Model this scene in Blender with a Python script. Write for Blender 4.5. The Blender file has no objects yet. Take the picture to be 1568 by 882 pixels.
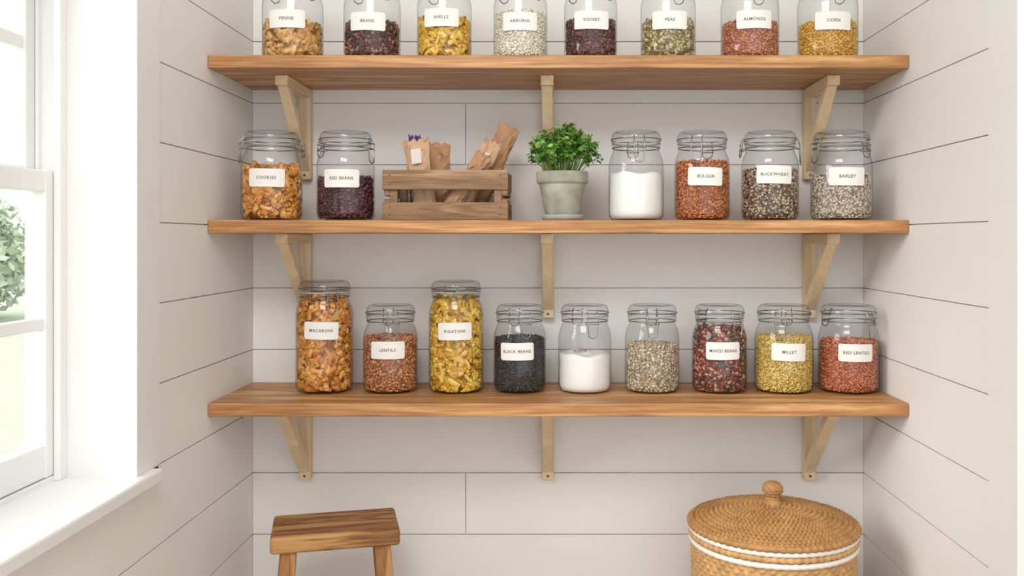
import bpy, math, random
import numpy as np
from mathutils import Vector, Matrix
random.seed(7); rng=np.random.default_rng(7)
scene=bpy.context.scene
try:
    scene.view_settings.view_transform='Standard'
    scene.view_settings.look='None'
except Exception: pass

EYE=1.2; CY=-2.15; F=1416.0
def X(px,d): return (px-852)*d/F
def Z(py,d): return EYE+(365-py)*d/F
XL,XR=-0.706,0.714
BOARD=0.1432

# ---------------------------------------------------------------- materials
def s2l(c):
    return tuple(((v/255)/12.92 if v/255<=0.04045 else (((v/255)+0.055)/1.055)**2.4) for v in c)+(1.0,)
def newmat(name):
    m=bpy.data.materials.new(name); m.use_nodes=True
    nt=m.node_tree; b=nt.nodes.get('Principled BSDF'); return m,nt,b
def plain(name,c,rough=0.5,metal=0.0,noise=0.0,nscale=30,bump=0.0):
    m,nt,b=newmat(name); col=s2l(c)
    b.inputs['Roughness'].default_value=rough; b.inputs['Metallic'].default_value=metal
    tc=nt.nodes.new('ShaderNodeTexCoord'); n=nt.nodes.new('ShaderNodeTexNoise'); n.inputs['Scale'].default_value=nscale
    n.inputs['Detail'].default_value=5
    nt.links.new(tc.outputs['Object'],n.inputs['Vector'])
    r=nt.nodes.new('ShaderNodeValToRGB')
    r.color_ramp.elements[0].position=0.3; r.color_ramp.elements[1].position=0.7
    r.color_ramp.elements[0].color=tuple(v*(1-noise) for v in col[:3])+(1,)
    r.color_ramp.elements[1].color=tuple(min(1,v*(1+noise*.6)) for v in col[:3])+(1,)
    nt.links.new(n.outputs['Fac'],r.inputs['Fac']); nt.links.new(r.outputs['Color'],b.inputs['Base Color'])
    if bump>0:
        bp=nt.nodes.new('ShaderNodeBump'); bp.inputs['Strength'].default_value=bump; bp.inputs['Distance'].default_value=0.002
        nt.links.new(n.outputs['Fac'],bp.inputs['Height']); nt.links.new(bp.outputs['Normal'],b.inputs['Normal'])
    return m
def wood(name,dark,mid,light,axis=0,scale=9,rough=0.5,contrast=1.0):
    m,nt,b=newmat(name)
    tc=nt.nodes.new('ShaderNodeTexCoord'); mp=nt.nodes.new('ShaderNodeMapping')
    sc=[scale,scale,scale]; sc[axis]=scale*0.09
    mp.inputs['Scale'].default_value=sc
    nt.links.new(tc.outputs['Object'],mp.inputs['Vector'])
    n1=nt.nodes.new('ShaderNodeTexNoise'); n1.inputs['Scale'].default_value=1.6; n1.inputs['Detail'].default_value=6; n1.inputs['Distortion'].default_value=1.2
    nt.links.new(mp.outputs['Vector'],n1.inputs['Vector'])
    mp2=nt.nodes.new('ShaderNodeMapping'); sc2=[scale*16]*3; sc2[axis]=scale*0.5
    mp2.inputs['Scale'].default_value=sc2; nt.links.new(tc.outputs['Object'],mp2.inputs['Vector'])
    n2=nt.nodes.new('ShaderNodeTexNoise'); n2.inputs['Scale'].default_value=1.5; n2.inputs['Detail'].default_value=4
    nt.links.new(mp2.outputs['Vector'],n2.inputs['Vector'])
    mul=nt.nodes.new('ShaderNodeMath'); mul.operation='MULTIPLY'; mul.inputs[1].default_value=22
    nt.links.new(n1.outputs['Fac'],mul.inputs[0])
    sn=nt.nodes.new('ShaderNodeMath'); sn.operation='SINE'; nt.links.new(mul.outputs[0],sn.inputs[0])
    a=nt.nodes.new('ShaderNodeMath'); a.operation='MULTIPLY_ADD'; a.inputs[1].default_value=0.13*contrast; a.inputs[2].default_value=0.0
    nt.links.new(sn.outputs[0],a.inputs[0])
    s=nt.nodes.new('ShaderNodeMath'); s.operation='ADD'; nt.links.new(a.outputs[0],s.inputs[0]); nt.links.new(n1.outputs['Fac'],s.inputs[1])
    t=nt.nodes.new('ShaderNodeMath'); t.operation='MULTIPLY_ADD'; t.inputs[1].default_value=0.5*contrast; t.inputs[2].default_value=-0.25*contrast
    nt.links.new(n2.outputs['Fac'],t.inputs[0])
    u=nt.nodes.new('ShaderNodeMath'); u.operation='ADD'; nt.links.new(s.outputs[0],u.inputs[0]); nt.links.new(t.outputs[0],u.inputs[1])
    r=nt.nodes.new('ShaderNodeValToRGB'); e=r.color_ramp.elements
    e[0].position=0.22; e[0].color=s2l(dark); e[1].position=0.78; e[1].color=s2l(light)
    k=e.new(0.5); k.color=s2l(mid)
    nt.links.new(u.outputs[0],r.inputs['Fac']); nt.links.new(r.outputs['Color'],b.inputs['Base Color'])
    b.inputs['Roughness'].default_value=rough
    bp=nt.nodes.new('ShaderNodeBump'); bp.inputs['Strength'].default_value=0.25; bp.inputs['Distance'].default_value=0.001
    nt.links.new(n2.outputs['Fac'],bp.inputs['Height']); nt.links.new(bp.outputs['Normal'],b.inputs['Normal'])
    return m
def island(name,cols,rough=0.5,ss=False):
    m,nt,b=newmat(name)
    g=nt.nodes.new('ShaderNodeNewGeometry'); r=nt.nodes.new('ShaderNodeValToRGB')
    r.color_ramp.interpolation='CONSTANT'; e=r.color_ramp.elements
    n=len(cols)
    e[0].position=0; e[0].color=s2l(cols[0])
    e[1].position=1.0/n; e[1].color=s2l(cols[1%n])
    for i in range(2,n):
        k=e.new(i/n); k.color=s2l(cols[i])
    nt.links.new(g.outputs['Random Per Island'],r.inputs['Fac']); nt.links.new(r.outputs['Color'],b.inputs['Base Color'])
    b.inputs['Roughness'].default_value=rough
    return m
def glassmat(name,edge=(.32,.36,.36),mid=(.89,.91,.91),f0=0.045):
    m=bpy.data.materials.new(name); m.use_nodes=True; nt=m.node_tree
    for n in list(nt.nodes): nt.nodes.remove(n)
    o=nt.nodes.new('ShaderNodeOutputMaterial'); mx=nt.nodes.new('ShaderNodeMixShader')
    tr=nt.nodes.new('ShaderNodeBsdfTransparent'); gl=nt.nodes.new('ShaderNodeBsdfGlossy'); gl.inputs['Roughness'].default_value=0.04
    lw=nt.nodes.new('ShaderNodeLayerWeight'); lw.inputs['Blend'].default_value=0.5
    pw=nt.nodes.new('ShaderNodeMath'); pw.operation='POWER'; pw.inputs[1].default_value=4.5
    nt.links.new(lw.outputs['Facing'],pw.inputs[0])
    fr=nt.nodes.new('ShaderNodeMath'); fr.operation='MULTIPLY_ADD'; fr.inputs[1].default_value=.75; fr.inputs[2].default_value=f0
    nt.links.new(pw.outputs[0],fr.inputs[0])
    r=nt.nodes.new('ShaderNodeValToRGB'); e=r.color_ramp.elements
    e[0].position=0.0; e[0].color=(.985,.99,.99,1); e[1].position=1.0; e[1].color=edge+(1,)
    k=e.new(0.72); k.color=mid+(1,)
    nt.links.new(lw.outputs['Facing'],r.inputs['Fac']); nt.links.new(r.outputs['Color'],tr.inputs['Color'])
    nt.links.new(fr.outputs[0],mx.inputs['Fac']); nt.links.new(tr.outputs[0],mx.inputs[1]); nt.links.new(gl.outputs[0],mx.inputs[2])
    nt.links.new(mx.outputs[0],o.inputs['Surface'])
    return m

M_wall=plain('white_painted_shiplap',(238,237,235),0.55,noise=0.012,nscale=3)
M_trim=plain('white_trim_paint',(238,238,237),0.4)
M_ceil=plain('ceiling_paint',(240,240,238),0.8)
M_floor=wood('floor_oak',(150,120,90),(176,148,114),(196,168,134),axis=1,scale=5)
M_shelf=wood('honey_oak_shelf',(150,100,56),(194,142,88),(218,172,118),axis=0,scale=11,rough=0.45,contrast=1.25)
M_brk=wood('pale_pine_bracket',(212,184,146),(228,204,168),(236,216,184),axis=2,scale=16,rough=0.6,contrast=.8)
M_brkh=wood('pale_pine_bracket_arm',(212,184,146),(228,204,168),(236,216,184),axis=1,scale=16,rough=0.6,contrast=.8)
M_crate=wood('weathered_crate_wood',(108,82,60),(154,122,92),(182,150,120),axis=0,scale=22,rough=0.8)
M_stool=wood('worn_stool_wood',(108,68,36),(166,116,66),(196,148,92),axis=0,scale=16,rough=0.55,contrast=1.4)
M_stoolleg=wood('stool_leg_wood',(124,80,42),(170,118,66),(194,144,88),axis=2,scale=16,rough=0.55)
M_glass=glassmat('clear_jar_glass')
M_pane=glassmat('window_pane_glass',edge=(.8,.85,.85),mid=(.97,.98,.98),f0=.03)
M_wire=plain('steel_wire',(150,150,148),0.3,metal=1.0)
M_gasket=plain('rubber_gasket',(186,186,180),0.6)
M_label=plain('paper_label',(240,238,233),0.7)
M_ink=plain('label_ink',(92,88,85),0.8)
M_screw=plain('screw_metal',(95,80,62),0.5,metal=0.3)
M_pot=plain('aged_stone_pot',(166,166,150),0.9,noise=0.34,nscale=28,bump=0.6)
M_saucer=plain('stone_saucer',(170,172,164),0.9,noise=0.15,nscale=28)
M_soil=plain('potting_soil',(60,44,32),0.95,noise=0.4,nscale=200,bump=.8)
M_leaf=island('herb_leaves',[(82,136,46),(104,158,60),(68,118,40),(126,176,76),(92,148,54),(142,182,88)],0.5)
M_bud=island('herb_buds',[(150,128,62),(120,108,50),(168,150,80)],0.7)
M_stem=plain('herb_stem',(110,140,60),0.6)
M_kraft=plain('kraft_paper',(190,146,108),0.75,noise=0.16,nscale=25,bump=.4)
M_kraft2=plain('kraft_paper_pale',(210,172,138),0.75,noise=0.14,nscale=25,bump=.4)
M_pktlabel=plain('packet_label',(226,216,208),0.6)
M_purple=plain('packet_purple',(88,72,140),0.5)
M_weave=plain('seagrass_weave',(206,162,106),0.7,noise=0.28,nscale=55,bump=.3)
M_weave2=plain('seagrass_lid',(186,138,84),0.7,noise=0.25,nscale=45,bump=.3)
M_cord=plain('white_cord',(238,233,224),0.75)
M_flour=plain('white_flour',(244,243,240),0.9,noise=0.02,nscale=60,bump=.2)

# ---------------------------------------------------------------- mesh helpers
def link(o,parent=None):
    scene.collection.objects.link(o)
    if parent: o.parent=parent
    return o
def empty(name,loc=(0,0,0)):
    e=bpy.data.objects.new(name,None); e.empty_display_size=0.05; e.location=loc; link(e); return e
def mk(name,verts,faces,mat,parent=None,smooth=False,loc=None,rot=None):
    me=bpy.data.meshes.new(name); me.from_pydata([tuple(map(float,v)) for v in verts],[],[tuple(map(int,f)) for f in faces]); me.update()
    if smooth: me.polygons.foreach_set('use_smooth',[True]*len(me.polygons))
    if mat: me.materials.append(mat)
    o=bpy.data.objects.new(name,me); link(o,parent)
    if loc: o.location=loc
    if rot: o.rotation_euler=rot
    return o
BF=[(0,3,2,1),(4,5,6,7),(0,1,5,4),(1,2,6,5),(2,3,7,6),(3,0,4,7)]
def bv(x0,x1,y0,y1,z0,z1):
    return [(x0,y0,z0),(x1,y0,z0),(x1,y1,z0),(x0,y1,z0),(x0,y0,z1),(x1,y0,z1),(x1,y1,z1),(x0,y1,z1)]
def bevel(o,w,seg=2):
    m=o.modifiers.new('bevel','BEVEL'); m.width=w; m.segments=seg; m.limit_method='ANGLE'; m.angle_limit=math.radians(40); return o
def boxes(name,lst,mat,parent=None,bw=0.0,loc=None,rot=None):
    V=[];Fc=[]
    for b in lst:
        n=len(V); V+=bv(*b); Fc+=[tuple(i+n for i in f) for f in BF]
    o=mk(name,V,Fc,mat,parent,loc=loc,rot=rot)
    if bw: bevel(o,bw)
    return o
def lathe_vf(prof,seg=48,capstart=False,capend=False):
    V=[];Fc=[]
    for r,z in prof:
        for i in range(seg):
            a=2*math.pi*i/seg; V.append((r*math.cos(a),r*math.sin(a),z))
    for j in range(len(prof)-1):
        for i in range(seg):
            a=j*seg+i; b=j*seg+(i+1)%seg; Fc.append((a,b,b+seg,a+seg))
    if capstart: Fc.append(tuple(range(seg-1,-1,-1)))
    if capend: n=(len(prof)-1)*seg; Fc.append(tuple(range(n,n+seg)))
    return V,Fc
def lathe(name,prof,mat,parent=None,seg=48,caps=(False,False),loc=None):
    V,Fc=lathe_vf(prof,seg,*caps); return mk(name,V,Fc,mat,parent,smooth=True,loc=loc)
def wires(name,paths,rad,mat,parent=None):
    cu=bpy.data.curves.new(name,'CURVE'); cu.dimensions='3D'; cu.bevel_depth=rad; cu.bevel_resolution=2
    for pts,cyc in paths:
        sp=cu.splines.new('POLY'); sp.points.add(len(pts)-1)
        for i,p in enumerate(pts): sp.points[i].co=(p[0],p[1],p[2],1)
        sp.use_cyclic_u=cyc
    cu.materials.append(mat)
    o=bpy.data.objects.new(name,cu); link(o,parent); return o
def ringpts(r,z,n=40): return [(r*math.cos(2*math.pi*i/n),r*math.sin(2*math.pi*i/n),z) for i in range(n)]
def rotmats(n,flat=None):
    q=rng.normal(size=(n,4)); q/=np.linalg.norm(q,axis=1)[:,None]
    w,x,y,z=q.T
    return np.stack([1-2*(y*y+z*z),2*(x*y-z*w),2*(x*z+y*w),2*(x*y+z*w),1-2*(x*x+z*z),2*(y*z-x*w),2*(x*z-y*w),2*(y*z+x*w),1-2*(x*x+y*y)],1).reshape(n,3,3)
def scatter(name,bverts,bfaces,pos,R,scale,mat,parent,post=None,smooth=True):
    bverts=np.array(bverts,float); n=len(pos); k=len(bverts)
    v=np.einsum('nij,nkj->nki',R,bverts[None]*scale[:,None,None])+pos[:,None,:]
    v=v.reshape(-1,3)
    if post is not None: v=post(v)
    bf=np.array(bfaces); f=(bf[None]+(np.arange(n)*k)[:,None,None]).reshape(-1,bf.shape[1])
    me=bpy.data.meshes.new(name)
    me.vertices.add(len(v)); me.vertices.foreach_set('co',v.astype(np.float32).ravel())
    w=f.shape[1]; me.loops.add(f.size); me.loops.foreach_set('vertex_index',f.astype(np.int32).ravel())
    me.polygons.add(len(f)); me.polygons.foreach_set('loop_start',(np.arange(len(f))*w).astype(np.int32))
    try: me.polygons.foreach_set('loop_total',np.full(len(f),w,np.int32))
    except Exception: pass
    me.update(calc_edges=True)
    if smooth: me.polygons.foreach_set('use_smooth',[True]*len(me.polygons))
    me.materials.append(mat); me.validate()
    o=bpy.data.objects.new(name,me); link(o,parent); return o
t=(1+5**.5)/2
ICO=np.array([(-1,t,0),(1,t,0),(-1,-t,0),(1,-t,0),(0,-1,t),(0,1,t),(0,-1,-t),(0,1,-t),(t,0,-1),(t,0,1),(-t,0,-1),(-t,0,1)])/math.sqrt(1+t*t)
ICF=[(0,11,5),(0,5,1),(0,1,7),(0,7,10),(0,10,11),(1,5,9),(5,11,4),(11,10,2),(10,7,6),(7,1,8),(3,9,4),(3,4,2),(3,2,6),(3,6,8),(3,8,9),(4,9,5),(2,4,11),(6,2,10),(8,6,7),(9,8,1)]
def pasta_tube(L=0.026,r=0.0052,bend=1.1,ns=7,nr=9):
    V=[];Fc=[]
    Rb=L/bend
    for s in range(ns):
        a=-bend/2+bend*s/(ns-1)
        c=np.array([Rb*math.sin(a),Rb*(math.cos(a)-1)+Rb*0.1,0]); nrm=np.array([math.sin(a),math.cos(a),0])
        for i in range(nr):
            b=2*math.pi*i/nr; V.append(c+r*(math.cos(b)*nrm+math.sin(b)*np.array([0,0,1])))
    for s in range(ns-1):
        for i in range(nr):
            a=s*nr+i; b=s*nr+(i+1)%nr; Fc.append((a,b,b+nr,a+nr))
    return np.array(V),Fc
PT=pasta_tube()

# ---------------------------------------------------------------- room shell
zline0=Z(158,2.15)
GAP=0.0020
def rows():
    k0=math.floor((0-zline0)/BOARD); z=zline0+k0*BOARD; r=[]
    k=k0
    while z<2.45:
        a=max(0.0,z+GAP/2); b=min(2.45,z+BOARD-GAP/2)
        if b-a>0.01: r.append((k,a,b))
        z+=BOARD; k+=1
    return r
BT=0.007
XO=-0.888            # outer face of the left wall
back=[(XO,0.95,BT,0.10,0,2.45)]
xs=X(713,2.15)
for k,a,b in rows():
    if k%6==5 or k==-1 or k==-7:
        back.append((XL-0.0,xs-GAP/2,0,BT,a,b)); back.append((xs+GAP/2,XR,0,BT,a,b))
    else: back.append((XL,XR,0,BT,a,b))
boxes('wall_back',back,M_wall,bw=0.0005)

WY0,WY1,WZ0,WZ1=-1.40,-0.60,0.79,1.78
XB=XL-BT
left=[(XO,XB,WY1,BT,0,2.45),(XO,XB,WY0,WY1,0,WZ0-0.012),(XO,XB,WY0,WY1,WZ1,2.45),(XO,XB,-3.6,WY0,0,2.45),
      (XB,XL,-3.6,WY0,WZ0,2.45),(XB,XL,WY0,WY1,WZ1,2.45)]
for k,a,b in rows():
    if b<0.80: left.append((XB,XL,-3.6,-0.0005,a,b))
    elif a<0.80: left.append((XB,XL,-0.51,-0.0005,a,b)); left.append((XB,XL,-3.6,-0.51,a,0.775))
    else: left.append((XB,XL,-0.51,-0.0005,a,b))
boxes('wall_left',left,M_wall,bw=0.0005)
RY=1.428-2.15
right=[(XR+BT,0.95,RY+0.012,BT,0,2.45)]
for k,a,b in rows(): right.append((XR,XR+BT,1.525-2.15,-0.0005,a,b))
boxes('wall_right',right,M_wall,bw=0.0005)
boxes('trim_1',[(XR-0.002,XR+0.012,RY,1.525-2.15,0,2.45)],M_trim,bw=0.001)
boxes('wall_front_return',[(XR+0.012,2.6,RY,RY+0.012,0,2.45)],M_wall)
boxes('wall_side',[(2.6,2.7,-3.6,RY+0.012,0,2.45)],M_wall)
boxes('trim_2',[(XB,XL+0.003,WY1,-0.51,0.80,1.87),(XL,XL+0.003,WY0-0.09,-0.51,WZ1,1.87)],M_trim,bw=0.001)
boxes('floor',[(XO,2.7,-3.6,0.1,-0.08,0)],M_floor)
boxes('ceiling',[(XO,2.7,-3.6,0.1,2.45,2.52)],M_ceil)
# window
win=empty('window_1',(0,0,0))
boxes('sill',[(-0.885,-0.685,-1.47,-0.538,0.776,0.80)],M_trim,win,bw=0.004)
boxes('jamb',[(XO,-0.829,WY1-0.006,WY1,0.80,WZ1),(XO,-0.829,WY0,WY0+0.006,0.80,WZ1),(XO,-0.829,WY0,WY1,WZ1-0.02,WZ1),
              (-0.864,-0.859,WY1-0.018,WY1,0.80,WZ1),(-0.831,-0.820,WY1-0.022,WY1,0.80,WZ1),(XO,-0.829,WY0,WY1,0.785,0.808)],M_trim,win,bw=0.0012)
def sash(nm,x0,x1,z0,z1,bot,top):
    y0,y1=WY0+0.0065,WY1-0.0065; st=0.036; zm=(z0+z1)/2; e=.0012
    boxes(nm,[(x0,x1,y0,y0+st,z0,z1),(x0,x1,y1-st,y1,z0,z1),(x0+e,x1-e,y0+st-.002,y1-st+.002,z0+e,z0+bot),(x0+e,x1-e,y0+st-.002,y1-st+.002,z1-top,z1-e),
              (x0+.006,x1-.004,y0+st-.002,y1-st+.002,zm-.010,zm+.010),(x0+.007,x1-.005,(y0+y1)/2-.010,(y0+y1)/2+.010,z0+.01,z1-.01)],M_trim,win,bw=0.002)
    xc=(x0+x1)/2
    mk(nm+'_glass',[(xc,y0+.03,z0+.03),(xc,y1-.03,z0+.03),(xc,y1-.03,z1-.02),(xc,y0+.03,z1-.02)],[(0,1,2,3)],M_pane,win)
sash('lower_sash',-0.858,-0.832,0.8085,1.312,0.055,0.036)
sash('upper_sash',-0.886,-0.865,1.282,1.7595,0.036,0.045)

# ---------------------------------------------------------------- exterior
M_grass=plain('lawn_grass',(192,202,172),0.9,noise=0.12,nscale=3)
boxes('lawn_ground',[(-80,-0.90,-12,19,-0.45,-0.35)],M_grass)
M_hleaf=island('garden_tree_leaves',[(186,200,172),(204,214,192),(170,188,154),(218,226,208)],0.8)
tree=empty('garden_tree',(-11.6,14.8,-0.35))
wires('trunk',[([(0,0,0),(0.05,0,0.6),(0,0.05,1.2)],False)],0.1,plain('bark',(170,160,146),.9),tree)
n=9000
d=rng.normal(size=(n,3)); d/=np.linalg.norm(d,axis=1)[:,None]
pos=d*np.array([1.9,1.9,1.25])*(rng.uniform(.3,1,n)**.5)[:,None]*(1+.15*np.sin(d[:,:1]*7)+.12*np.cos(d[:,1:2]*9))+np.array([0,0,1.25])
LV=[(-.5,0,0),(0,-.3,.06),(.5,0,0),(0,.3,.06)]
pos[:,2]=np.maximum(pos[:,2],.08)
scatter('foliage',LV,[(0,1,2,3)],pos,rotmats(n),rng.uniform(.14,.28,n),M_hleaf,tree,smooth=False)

# ---------------------------------------------------------------- shelves & brackets
YF=1.87-2.15
ZT,ZM,ZB=Z(84,1.87),Z(337,1.87),Z(618,1.87)
TH=0.0265
for zt in (ZT,ZM,ZB):
    o=boxes('wooden_shelf',[(XL+0.0005,XR-0.0005,YF,-0.0005,-TH,0)],M_shelf,loc=(0,0,zt),bw=0.002)
def bracket(xc,zt,hleg):
    p=empty('shelf_bracket',(xc,0,zt-TH)); w=0.0135; A=-0.205
    boxes('wall_leg',[(-w,w,-0.024,-0.001,-hleg,-0.0005)],M_brk,p,bw=0.002)
    boxes('arm',[(-w,w,A,-0.024,-0.022,-0.0005)],M_brkh,p,bw=0.002)
    y0,z0=A+0.012,-0.022; y1,z1=-0.024,-hleg+0.018; tt=0.026
    V=[];ww=w*0.85
    for s in (-ww,ww): V+= [(s,y0,z0),(s,y0+tt*1.25,z0),(s,y1,z1+tt*1.15),(s,y1,z1)]
    mkb=mk('brace',V,[(0,1,2,3),(7,6,5,4),(0,4,5,1),(1,5,6,2),(2,6,7,3),(3,7,4,0)],M_brk,p); bevel(mkb,.0015)
    V,Fc=lathe_vf([(0.0001,0),(0.0028,0),(0.0028,0.001)],12)
    mk('screw',V,Fc,M_screw,p,loc=(0,-0.0245,-hleg+0.010),rot=(math.radians(90),0,0))
for zt,ybot in ((ZT,275),(ZM,487),(ZB,735)):
    h=zt-TH-Z(ybot,2.13)
    for px in (467,839,1240): bracket(X(px,2.13),zt,h)

# ---------------------------------------------------------------- jars
def prof_body(rf,dh):
    P=[(0.0005,0.004),(0.040,0.003),(0.046,0.0),(0.053,0.003),(0.0572,0.009),(0.0585,0.017),(0.0585,0.112+dh),(0.0578,0.122+dh),(0.0555,0.132+dh),(0.0520,0.141+dh),(0.0495,0.147+dh),(0.0488,0.152+dh),(0.0500,0.156+dh),(0.0520,0.158+dh),(0.0520,0.163+dh),(0.048,0.1635+dh)]
    return [(r*rf,z) for r,z in P]
def prof_lid(rf,dh):
    P=[(0.047,0.1645),(0.0522,0.167),(0.0530,0.171),(0.0522,0.178),(0.0500,0.184),(0.0465,0.1875),(0.0405,0.189),(0.0385,0.1865),(0.020,0.186),(0.0005,0.186)]
    return [(r*rf,z+dh) for r,z in P]
CONT={
 'pasta_orange':('pasta',[(226,160,78),(212,140,56),(238,180,100),(200,126,50)]),
 'pasta_tan':('pasta',[(220,172,100),(204,150,76),(234,190,124),(190,132,62)]),
 'pasta_yellow':('pasta',[(236,194,74),(224,174,56),(246,212,104),(214,158,46)]),
 'dark_beans':('bean',[(104,60,54),(80,44,40),(128,78,64),(160,116,96),(66,38,36)]),
 'maroon_beans':('bean',[(92,44,52),(70,34,42),(112,60,64),(60,32,38)]),
 'brown_beans':('bean',[(114,64,54),(88,48,42),(134,82,64),(66,40,36)]),
 'rice':('grain',[(240,232,212),(228,218,194),(248,242,228)]),
 'mixed_beige':('bean',[(200,182,132),(168,148,98),(222,206,164),(124,106,70),(182,166,118)]),
 'red_nuts':('grain',[(194,116,84),(208,136,100),(172,94,66),(220,160,124)]),
 'corn':('grain',[(232,184,78),(220,164,56),(242,202,106),(208,148,50)]),
 'orange_lentils':('grain',[(190,104,54),(208,128,70),(164,82,42),(214,148,88),(146,74,42)]),
 'mixed_brown':('grain',[(132,100,78),(86,66,56),(200,176,148),(160,122,94),(68,52,46),(216,200,176)]),
 'pale_mix':('grain',[(210,196,178),(180,158,138),(228,218,204),(150,124,106),(218,208,192)]),
 'mix_lentils':('grain',[(202,120,68),(218,148,94),(178,92,56),(132,90,62),(226,174,120)]),
 'black_beans':('grain',[(46,44,48),(34,32,36),(60,57,60),(76,73,75)]),
 'beige_seeds':('grain',[(210,196,166),(182,164,132),(228,218,196),(134,118,96),(196,160,132)]),
 'red_mix_beans':('bean',[(158,76,60),(108,52,48),(180,102,76),(88,90,80),(70,44,42),(198,146,118)]),
 'millet':('grain',[(226,196,110),(214,180,90),(238,212,136),(202,166,76)]),
 'red_lentils':('grain',[(194,106,72),(210,128,88),(172,86,58),(218,146,110)]),
}
CM={k:island('contents_'+k,v[1],0.42 if v[0]!='grain' else 0.55) for k,v in CONT.items()}
CORE={k:plain('core_'+k,tuple(int(sum(c[i] for c in v[1])/len(v[1])*0.75) for i in range(3)),0.8) for k,v in CONT.items()}
def add_text(txt,size):
    cu=bpy.data.curves.new('t','FONT'); cu.body=txt; cu.size=size; cu.align_x='CENTER'; cu.align_y='CENTER'; cu.resolution_u=2
    cu.offset=0.00012; cu.space_character=1.12
    o=bpy.data.objects.new('t',cu); scene.collection.objects.link(o)
    bpy.context.view_layer.update()
    dg=bpy.context.evaluated_depsgraph_get()
    me=o.evaluated_get(dg).to_mesh(); V=[tuple(v.co) for v in me.vertices]; Fc=[tuple(p.vertices) for p in me.polygons]
    o.evaluated_get(dg).to_mesh_clear(); bpy.data.objects.remove(o); bpy.data.curves.remove(cu)
    return V,Fc
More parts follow.
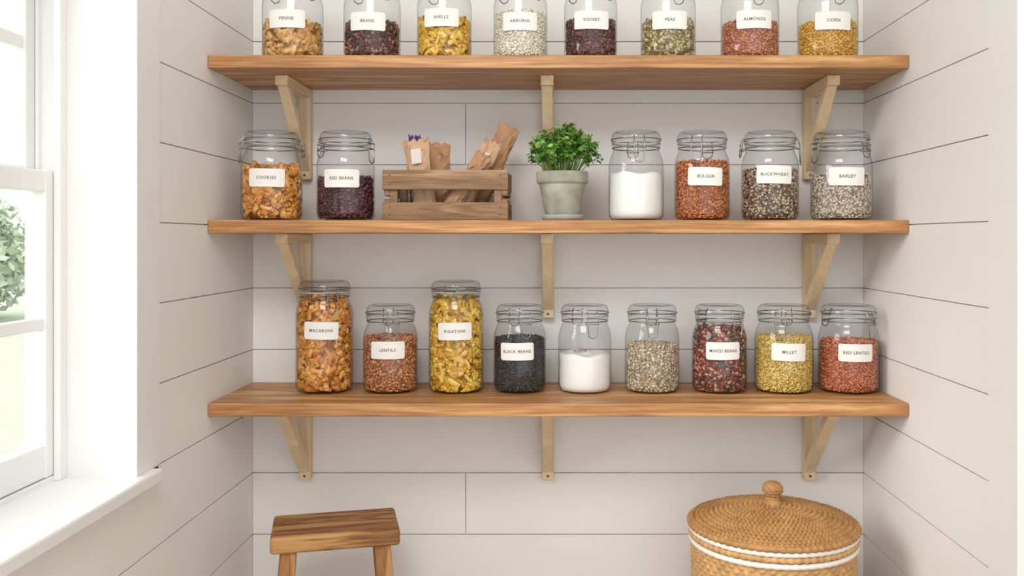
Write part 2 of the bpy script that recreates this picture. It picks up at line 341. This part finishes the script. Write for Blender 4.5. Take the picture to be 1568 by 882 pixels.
def jar(x0,x1,d,zs,content,fill_py,label=None,dh=0.0,text='PASTA',clasp=-60,name=None,faint=False):
    rf=min(1.10,max(.95,((x1-x0)*d/F/2)/0.0585)); xc=X((x0+x1)/2,d)
    p=empty(name,(xc,d-2.15,zs+.0003))
    body=prof_body(rf,dh)
    lathe('glass_body',body,M_glass,p,seg=56)
    lathe('glass_lid',prof_lid(rf,dh),M_glass,p,seg=56)
    wires('gasket',[(ringpts(.0512*rf,.1645+dh),True)],.0015,M_gasket,p)
    ca=math.radians(clasp); ha=ca+math.pi
    paths=[(ringpts(.0508*rf,.1535+dh),True),(ringpts(.0538*rf,.1715+dh),True)]
    def pt(ang,r,z,off):
        o=Vector((math.cos(ang),math.sin(ang),0)); s=Vector((-math.sin(ang),math.cos(ang),0)); v=o*r*rf+s*off
        return (v.x,v.y,z+dh)
    for ang,lo in ((ca,.124),(ha,.140)):
        w=.011
        paths.append(([pt(ang,.0525,.176,-w),pt(ang,.0570,.170,-w),pt(ang,.0600,.158,-w),pt(ang,.0605,.146,-w),pt(ang,.0615,lo,-w*.8),pt(ang,.0620,lo-.004,0),
                       pt(ang,.0615,lo,w*.8),pt(ang,.0605,.146,w),pt(ang,.0600,.158,w),pt(ang,.0570,.170,w),pt(ang,.0525,.176,w)],False))
        paths.append(([pt(ang,.0600,.162,-w*1.3),pt(ang,.0600,.162,w*1.3)],False))
        paths.append(([pt(ang,.0510,.1535,-w*1.2),pt(ang,.0600,.150,-w*1.2),pt(ang,.0600,.150,w*1.2),pt(ang,.0510,.1535,w*1.2)],False))
    wires('wire_clamp',paths,.00115,M_wire,p)
    zf=Z(fill_py,d)-zs
    pz=np.array([q[1] for q in body[2:13]]); prr=np.array([q[0] for q in body[2:13]])
    def rin(z): return np.interp(z,pz,prr)-0.0022
    if content=='flour':
        zz=np.linspace(0.004,zf,10); P=[(0.0005,0.004)]+[(float(rin(z)),float(z)) for z in zz]
        for k,fr in enumerate((.9,.75,.55,.35,.15,.01)): P.append((float(rin(zf))*fr,zf+.003*math.sin(k*1.7)+.002))
        V,Fc=lathe_vf(P,48)
        V=[(a,b,c+(0.0035*math.sin(a*90+1)*math.cos(b*70) if c>zf-.001 else 0)) for a,b,c in V]
        mk('flour',V,Fc,M_flour,p,smooth=True)
    else:
        kind=CONT[content][0]
        zz=np.linspace(0.005,zf-.003,8)
        inner={'pasta':.80,'bean':.93,'grain':.955}[kind]
        P=[(0.0005,0.005)]+[(float(rin(z))*inner,float(z)) for z in zz]+[(float(rin(zf))*inner*.5,zf-.001),(0.0005,zf)]
        lathe('contents_core',P,CORE[content],p,seg=32)
        def post(v):
            v[:,2]=np.maximum(v[:,2],0.0045)
            r=np.hypot(v[:,0],v[:,1]); m=rin(v[:,2]); k=np.minimum(1,m/np.maximum(r,1e-6)); v[:,0]*=k; v[:,1]*=k; return v
        if kind=='pasta':
            n=int(1500*zf/0.1); bvv,bff=PT; sc=rng.uniform(.8,1.1,n)
            n1=int(n*.30)
            sc=sc[:n1]; th=rng.uniform(0,2*math.pi,n1); z=rng.uniform(.008,zf,n1); r=rin(z)*rng.uniform(.78,.93,n1)
            n2=60; th=np.concatenate([th,rng.uniform(0,6.28,n2)]); z=np.concatenate([z,rng.uniform(zf-.008,zf+.006,n2)]); r=np.concatenate([r,rin(zf)*np.sqrt(rng.uniform(0,.7,n2))]); sc=np.concatenate([sc,rng.uniform(.8,1.1,n2)])
            pos=np.stack([r*np.cos(th),r*np.sin(th),z],1)
            scatter('pasta_pieces',bvv,bff,pos,rotmats(len(pos)),sc,CM[content],p,post)
        else:
            a=0.0026 if kind=='grain' else 0.0040
            sp=a*1.75
            circ=2*math.pi*float(rin(.05)); nt_=int(circ/sp); nz=int((zf-.004)/(sp*.8))
            T,K=np.meshgrid(np.arange(nt_),np.arange(nz)); T=T.ravel(); K=K.ravel()
            th=(T+.5*(K%2))*2*math.pi/nt_+rng.normal(0,.35*sp/.056,len(T)); z=.006+K*sp*.8+rng.normal(0,.3*sp,len(T))
            r=rin(z)-a*rng.uniform(.5,1.6,len(T))
            n2=int(3.14*.053**2/(sp*sp)*1.4); th=np.concatenate([th,rng.uniform(0,6.28,n2)]); z=np.concatenate([z,zf+rng.uniform(-.002,.003,n2)])
            r=np.concatenate([r,(rin(zf)-a)*np.sqrt(rng.uniform(0,1,n2))])
            pos=np.stack([r*np.cos(th),r*np.sin(th),z],1)
            b=ICO*np.array([1.35,.95,.85])*a if kind=='bean' else ICO*np.array([1.15,1.0,.8])*a
            scatter('dry_goods',b,ICF,pos,rotmats(len(pos)),rng.uniform(.85,1.2,len(pos)),CM[content],p,post)
    if label:
        lx,ly=label; R=0.0585*rf+0.0006; dfr=d-R
        off=math.asin(max(-.8,min(.8,(X(lx,dfr)-xc*1.0)/R))); lz=Z(ly,dfr)-zs
        Wd,H,rc=.0765,.0375,.005; tilt=rng.uniform(-.03,.015)
        cols=sorted(set([-Wd/2+rc*(1-math.cos(k*math.pi/10)) for k in range(6)]+[Wd/2-rc*(1-math.cos(k*math.pi/10)) for k in range(6)]+list(np.linspace(-Wd/2+rc,Wd/2-rc,16))))
        def bend(x,y,r):
            xx=x*math.cos(tilt)-y*math.sin(tilt); yy=x*math.sin(tilt)+y*math.cos(tilt); a=xx/r+off
            return (r*math.sin(a),-r*math.cos(a),yy+lz)
        V=[];Fc=[]
        for c in cols:
            e=max(0,abs(c)-(Wd/2-rc)); hh=H/2-rc+math.sqrt(max(0,rc*rc-e*e))
            V+=[bend(c,-hh,R),bend(c,hh,R)]
        for i in range(len(cols)-1): Fc.append((2*i,2*i+2,2*i+3,2*i+1))
        if not faint: mk('paper_label',V,Fc,M_label,p,smooth=True)
        tv,tf=add_text(text,.0090)
        mk('label_text',[bend(a,b,R+.0004) for a,b,c in tv],tf,M_ink,p)
    return p
D1,D2,D3=1.955,1.965,2.03
jar(403,494,D1,ZT,'pasta_tan',42,(438,28),text='PENNE',clasp=-40,name='pasta_storage_jar')
jar(527,613,D1,ZT,'dark_beans',40,(562,32),text='BEANS',clasp=-50,name='bean_storage_jar')
jar(639,722,D1,ZT,'pasta_yellow',36,(675,26),text='SHELLS',clasp=-60,name='pasta_storage_jar')
jar(756,838,D1,ZT,'rice',24,(796,32),text='ARBORIO',clasp=-50,name='rice_storage_jar')
jar(864,945,D1,ZT,'brown_beans',36,(906,30),text='KIDNEY',clasp=-50,name='bean_storage_jar')
jar(981,1065,D1,ZT,'mixed_beige',36,(1026,30),text='PEAS',clasp=-120,name='bean_storage_jar')
jar(1104,1192,D1,ZT,'red_nuts',40,(1156,29),text='ALMONDS',clasp=-120,name='lentil_storage_jar')
jar(1222,1312,D1,ZT,'corn',40,(1277,31),text='CORN',clasp=-130,name='corn_storage_jar')
jar(371,462,D2,ZM,'pasta_orange',262,(407,272),text='COOKIES',clasp=-150,name='pasta_storage_jar')
jar(486,573,D2,ZM,'maroon_beans',274,(522,273),text='RED BEANS',clasp=-20,name='bean_storage_jar')
jar(932,1016,D2,ZM,'flour',268,None,clasp=-88,name='flour_storage_jar')
jar(1033,1117,D2,ZM,'orange_lentils',250,(1081,270),text='BULGUR',clasp=-110,name='lentil_storage_jar')
jar(1136,1222,D2,ZM,'mixed_brown',262,(1187,267),text='BUCKWHEAT',clasp=-20,name='grain_storage_jar')
jar(1242,1334,D2,ZM,'pale_mix',270,(1298,270),text='BARLEY',clasp=-160,name='grain_storage_jar')
jar(454,540,D3,ZB,'pasta_orange',462,(491,507),dh=.052,text='MACARONI',clasp=-60,name='pasta_storage_jar')
jar(557,639,D3,ZB,'mix_lentils',516,(593,537),text='LENTILS',clasp=-75,name='lentil_storage_jar')
jar(657,740,D3,ZB,'pasta_yellow',462,(696,508),dh=.052,text='RIGATONI',clasp=-70,name='pasta_storage_jar')
jar(756,836,D3,ZB,'black_beans',518,(791,539),text='BLACK BEANS',clasp=-75,name='bean_storage_jar')
jar(855,936,D3,ZB,'flour',542,(888,538),text='FLOUR',clasp=-75,name='flour_storage_jar',faint=True)
jar(957,1040,D3,ZB,'beige_seeds',528,None,clasp=-95,name='grain_storage_jar')
jar(1060,1143,D3,ZB,'red_mix_beans',502,(1108,538),text='MIXED BEANS',clasp=-60,name='bean_storage_jar')
jar(1156,1244,D3,ZB,'millet',516,(1209,540),text='MILLET',clasp=-110,name='millet_storage_jar')
jar(1254,1344,D3,ZB,'red_lentils',522,(1312,541),text='RED LENTILS',clasp=-60,name='lentil_storage_jar')

# ---------------------------------------------------------------- crate with packets
dC=1.92
cx0,cx1=X(585,dC),X(778,dC); cw=cx1-cx0; ccx=(cx0+cx1)/2
cr=empty('wooden_crate',(ccx,dC-2.15,ZM)); hw=cw/2; cd=0.155; hC=Z(260,dC)-ZM
def slat_pair(y0,y1,xa,xb):
    return [(xa,xb,y0,y1,0.001,0.038),(xa,xb,y0,y1,hC-0.041,hC)]
boxes('front_slats',slat_pair(0,0.009,-hw,hw),M_crate,cr,bw=.0015)
boxes('back_slats',slat_pair(cd-0.009,cd,-hw,hw),M_crate,cr,bw=.0015)
boxes('end_panels',[(-hw+.002,-hw+.014,.009,cd-.009,.001,.045),(-hw+.002,-hw+.014,.009,cd-.009,.052,hC-.002),(hw-.014,hw-.002,.009,cd-.009,.001,.045),(hw-.014,hw-.002,.009,cd-.009,.052,hC-.002)],M_crate,cr,bw=.0015)
boxes('corner_posts',[(s*(hw-.022)-.008,s*(hw-.022)+.008,y,y+.016,.001,hC-.003) for s in (-1,1) for y in (.0095,cd-.0255)],M_crate,cr,bw=.001)
boxes('bottom_slats',[(-hw+.015,hw-.015,.012+i*.046,.012+i*.046+.04,.001,.008) for i in range(3)],M_crate,cr)
V,Fc=lathe_vf([(0.0001,0),(0.0016,0),(0.0016,0.0006)],10)
for s in (-1,1):
    for zz in (.012,.028,hC-.030,hC-.012): mk('nail',V,Fc,M_screw,cr,loc=(s*(hw-.016),-.0004,zz),rot=(math.radians(90),0,0))
def bag(name,w,t,h,px,pyd,z,lean,yaw,mat,parent,seed,label=None,flare=0.0):
    g=np.random.default_rng(seed); nx,nz=9,18; V=[];Fc=[]
    for side in (-1,1):
        for j in range(nz+1):
            f=j/nz
            th=t/2*(1-max(0,(f-.55)/.45)**1.3) if f>.55 else t/2
            for i in range(nx+1):
                u=i/nx*2-1
                bul=(1-abs(u)**4)*.85+.15 if f<.9 else 1
                ww=w/2*(1-.10*math.sin(min(1,f*1.25)*math.pi)*.6+flare*max(0,f-.8)*3)
                zz=f*h+(0.004*math.sin(i*2.4+seed)*(f>.95))
                yy=side*(th*bul+.0005)+g.normal(0,.0014)+.004*math.sin(f*14+u*3+seed)*(f>.5)
                V.append((u*ww+g.normal(0,.0008),yy,zz+g.normal(0,.0008)))
    N=(nx+1)*(nz+1)
    for s in (0,1):
        for j in range(nz):
            for i in range(nx):
                a=s*N+j*(nx+1)+i; q=(a,a+1,a+nx+2,a+nx+1); Fc.append(q if s==0 else q[::-1])
    for j in range(nz):
        for i,fl in ((0,0),(nx,1)):
            a=j*(nx+1)+i; q=(a,a+nx+1,a+nx+1+N,a+N); Fc.append(q if not fl else q[::-1])
    for i in range(nx): Fc.append((i,i+N,i+1+N,i+1)); a=nz*(nx+1)+i; Fc.append((a,a+1,a+1+N,a+N))
    o=mk(name,V,Fc,mat,parent,loc=(px,pyd,z),rot=(0,lean,yaw))
    if label:
        zl,hl,wl,lm=label
        LV=[];LF=[]
        for j in range(5):
            f=(zl+hl*j/4)/h; th=t/2*(1-max(0,(f-.55)/.45)**1.3) if f>.55 else t/2
            for i in range(5):
                u=(i/4*2-1)*wl/2; LV.append((u,-(th+.0055),zl+hl*j/4))
        for j in range(4):
            for i in range(4): a=j*5+i; LF.append((a,a+1,a+6,a+5))
        mk('packet_print',LV,LF,lm,o)
    return o
pk=cr
def lx(px): return X(px,2.0)-ccx
bag('paper_packet',.060,.030,.160,lx(664),.105,.011,.02,.05,M_kraft,pk,3)
bag('paper_packet',.052,.026,.160,lx(655),.055,.015,-.15,-.1,M_kraft2,pk,5,label=(.108,.032,.022,M_pktlabel),flare=.15)
bag('seed_packet',.026,.010,.172,lx(638),.078,.012,-.02,.2,M_purple,pk,8)
bag('paper_packet',.046,.030,.201,lx(724),.105,.022,.40,.0,M_kraft,pk,11,flare=.1)
bag('paper_packet',.038,.026,.168,lx(704),.060,.020,.46,.05,M_kraft2,pk,14,label=(.085,.055,.010,M_pktlabel))
bag('paper_packet',.034,.022,.144,lx(690),.035,.020,.56,.0,M_kraft,pk,17)

# ---------------------------------------------------------------- potted herb
dP=1.955; pxc=X(861,dP)
pot=empty('potted_herb',(pxc,dP-2.15,ZM))
lathe('saucer',[(0.0005,.0005),(.038,.0005),(.043,.004),(.0445,.012),(.0425,.013),(.040,.008),(.0005,.007)],M_saucer,pot)
pr=[(0.0005,.0085),(.0335,.0085),(.0355,.011),(.0485,.075),(.0490,.078),(.0530,.079),(.0545,.083),(.0550,.100),(.0540,.103),(.0505,.103),(.0490,.095),(.0005,.095)]
lathe('pot',pr,M_pot,pot,seg=64)
lathe('soil',[(0.0005,.098),(.030,.0975),(.0495,.0965)],M_soil,pot)
LV=[(0,0,-.12)]+[(.5*math.cos(k*math.pi/4)*(1.15 if k==0 else 1),.42*math.sin(k*math.pi/4),.03*math.cos(k*math.pi/2)) for k in range(8)]
LF=[(0,1+k,1+(k+1)%8) for k in range(8)]
st=[];P_=[];Nn=[];bud=[]
for s in range(84):
    a=rng.uniform(0,2*math.pi); rr=.077*math.sqrt(rng.uniform(0.0,1)); 
    top=np.array([rr*math.cos(a),rr*math.sin(a)*.85,.203-.0405*(rr/.074)**2-abs(rng.normal(0,.008))])
    if rng.uniform()<.22: top[2]-=.025
    b=np.array([top[0]*.45,top[1]*.45,.096]); mid=np.array([top[0]*.72,top[1]*.72,(b[2]+top[2])/2+.006])
    st.append(([tuple(b),tuple(mid),tuple(top)],False))
    for q in range(12):
        f=1-.5*rng.uniform()**1.5; c=mid*(1-(f-.5)*2)+top*((f-.5)*2) if f>.5 else mid
        P_.append(c+rng.normal(size=3)*np.array([.0065,.0065,.004])); Nn.append(Vector((rng.normal()*.55+top[0]*8,rng.normal()*.55+top[1]*8,.9)))
    if rng.uniform()<.4:
        for q in range(4): bud.append(top+rng.normal(size=3)*.003+np.array([0,0,.004]))
pos=np.array(P_); n=len(pos); R=rotmats(n)
for i in range(n):
    q=Nn[i].normalized().to_track_quat('Z','Y').to_matrix()@Matrix.Rotation(rng.uniform(0,6.28),3,'Z'); R[i]=np.array(q)
scatter('leaves',LV,LF,pos,R,rng.uniform(.008,.0145,n),M_leaf,pot)
wires('stems',st,.0008,M_stem,pot)
bud=np.array(bud)
scatter('buds',ICO,ICF,bud,rotmats(len(bud)),rng.uniform(.0016,.0028,len(bud)),M_bud,pot)

# ---------------------------------------------------------------- stool
SX,SY=X(513,1.92),1.925-2.15; SZ=0.61
stl=empty('wooden_stool',(SX,SY,0)); stl.rotation_euler=(0,0,math.radians(14))
hw,hd=.127,.080
o=boxes('seat',[(-hw,hw,-hd,hd,SZ-.034,SZ)],M_stool,stl,bw=.007); o.modifiers['bevel'].segments=4
for sx in (-1,1):
    for sy in (-1,1):
        t0=(sx*(hw-.035),sy*(hd-.028),SZ-.034); b0=(sx*(hw+.012),sy*(hd+.030),0.0)
        w=.0165; V=[]
        for c in (b0,t0):
            for a,b in ((-1,-1),(1,-1),(1,1),(-1,1)): V.append((c[0]+a*w,c[1]+b*w,c[2]))
        bevel(mk('leg',V,BF,M_stoolleg,stl),.003)
def lerp_leg(sx,sy,z):
    f=1-z/(SZ-.034); return (sx*(hw-.035+f*.047),sy*(hd-.028+f*.058))
rungs=[]
for z,pairs in ((.20,(((-1,-1),(1,-1)),((-1,1),(1,1)))),(.30,(((-1,-1),(-1,1)),((1,-1),(1,1))))):
    for a,b in pairs:
        p0=lerp_leg(*a,z); p1=lerp_leg(*b,z); rungs.append(([(p0[0],p0[1],z),(p1[0],p1[1],z)],False))
wires('rungs',rungs,.010,M_stoolleg,stl)

# ---------------------------------------------------------------- basket
BX,BY=X(1183,1.92),1.92-2.15; RB=.168; ZR=.612
bk=empty('wicker_basket',(BX,BY,0))
seg=300; nr=240; V=[];Fc=[]
zz=np.linspace(0.0,ZR-.020,nr)
TH_=np.linspace(0,2*math.pi,seg,endpoint=False)
rowh=.0098
for z in zz:
    row=math.floor(z/rowh); fr=z/rowh-row
    base=RB-.006-.020*(1-z/ZR)**2
    rr=base+.0038*math.sqrt(max(0,1-(2*fr-1)**2))*(1+.85*np.sin(50*TH_+math.pi*(row%2)))
    for k in range(seg): V.append((rr[k]*math.cos(TH_[k]),rr[k]*math.sin(TH_[k]),z))
for j in range(nr-1):
    for i in range(seg):
        a=j*seg+i; b=j*seg+(i+1)%seg; Fc.append((a,b,b+seg,a+seg))
Fc.append(tuple(range(seg-1,-1,-1)))
mk('woven_body',V,Fc,M_weave,bk,smooth=True)
V=[];Fc=[];nr=150;RL=RB+.003
prof=[]
for j in range(nr+1):
    f=j/nr; r=RL*(1-f)+.006*f; prof.append((r,ZR+.034*math.sin((1-r/RL)*math.pi/2)**.9))
nring=17
for j,(r,z) in enumerate(prof):
    fr=(r/RL*nring)%1; row=int(r/RL*nring)
    cnt=max(12,int(2*math.pi*((row+.5)*RL/nring)/.0100))
    dz=.0046*math.sqrt(max(0,1-(2*fr-1)**2))*(1+.75*np.sin(cnt*TH_+row*1.3))
    for k in range(seg): V.append((r*math.cos(TH_[k]),r*math.sin(TH_[k]),z+dz[k]))
for j in range(nr):
    for i in range(seg):
        a=j*seg+i; b=j*seg+(i+1)%seg; Fc.append((a,b,b+seg,a+seg))
mk('lid_coils',V,Fc,M_weave2,bk,smooth=True)
def rope(r,z,rad,cnt,mat,name,tw=.0012):
    V=[];Fc=[];S=360;K=8
    for i in range(S):
        a=2*math.pi*i/S; w=rad+tw*math.sin(cnt*a)
        for k in range(K):
            b=2*math.pi*k/K; q=r+w*math.cos(b); V.append((q*math.cos(a),q*math.sin(a),z+w*math.sin(b)*1.1))
    for i in range(S):
        for k in range(K):
            Fc.append((i*K+k,((i+1)%S)*K+k,((i+1)%S)*K+(k+1)%K,i*K+(k+1)%K))
    mk(name,V,Fc,mat,bk,smooth=True)
rope(RB+.002,ZR-.002,.006,70,M_weave2,'lid_rim')
rope(RB,ZR-.0125,.0052,60,M_cord,'white_band',tw=.0004)
rope(RB-.001,ZR-.0235,.0055,70,M_weave,'weave_band')
rope(RB-.001,ZR-.036,.0052,60,M_cord,'white_band',tw=.0004)
kp=[(.026,-.002),(.019,.006),(.013,.012),(.0120,.018),(.016,.024),(.0195,.031),(.0195,.039),(.016,.046),(.009,.050),(.0005,.051)]
kp2=[]
for a,b in zip(kp[:-1],kp[1:]):
    for s in range(5): f=s/5; kp2.append((a[0]*(1-f)+b[0]*f,a[1]*(1-f)+b[1]*f))
kp2.append(kp[-1])
V,Fc=lathe_vf([(r+.0016*abs(math.sin(z/.0065*math.pi)),z+ZR+.033) for r,z in kp2],60)
V=[(x*(1+.06*math.sin(10*math.atan2(y,x)+z*500)),y*(1+.06*math.sin(10*math.atan2(y,x)+z*500)),z) for x,y,z in V]
mk('lid_knob',V,Fc,M_weave2,bk,smooth=True)

# ---------------------------------------------------------------- lights / world / camera
w=bpy.data.worlds.new('sky'); scene.world=w; w.use_nodes=True
bg=w.node_tree.nodes['Background']; bg.inputs['Color'].default_value=(0.955,0.978,1.0,1); bg.inputs['Strength'].default_value=1.72
sun=bpy.data.lights.new('soft_daylight','SUN'); sun.energy=2.6; sun.angle=math.radians(35); sun.color=(1,.985,.96)
so=bpy.data.objects.new('soft_daylight',sun); link(so)
so.rotation_euler=Vector((1,.50,-.40)).to_track_quat('-Z','Y').to_euler()
ar=bpy.data.lights.new('added_fill_light','AREA'); ar.shape='RECTANGLE'; ar.size=1.2; ar.size_y=0.8; ar.energy=40; ar.color=(1,.98,.95)  # added out-of-view area light: brightens the niche, gives more shading under the shelves
ao=bpy.data.objects.new('added_fill_light',ar); ao.location=(-0.35,-1.9,2.42); link(ao)
ao.rotation_euler=Vector((0.2,.75,-.8)).to_track_quat('-Z','Y').to_euler()

cam=bpy.data.cameras.new('camera'); co=bpy.data.objects.new('camera',cam); link(co)
co.location=(0,CY,EYE); co.rotation_euler=(math.radians(90),0,0)
cam.sensor_width=36; cam.lens=36*F/1568; cam.shift_x=-68/1568; cam.shift_y=-76/1568
cam.clip_start=0.02
scene.camera=co
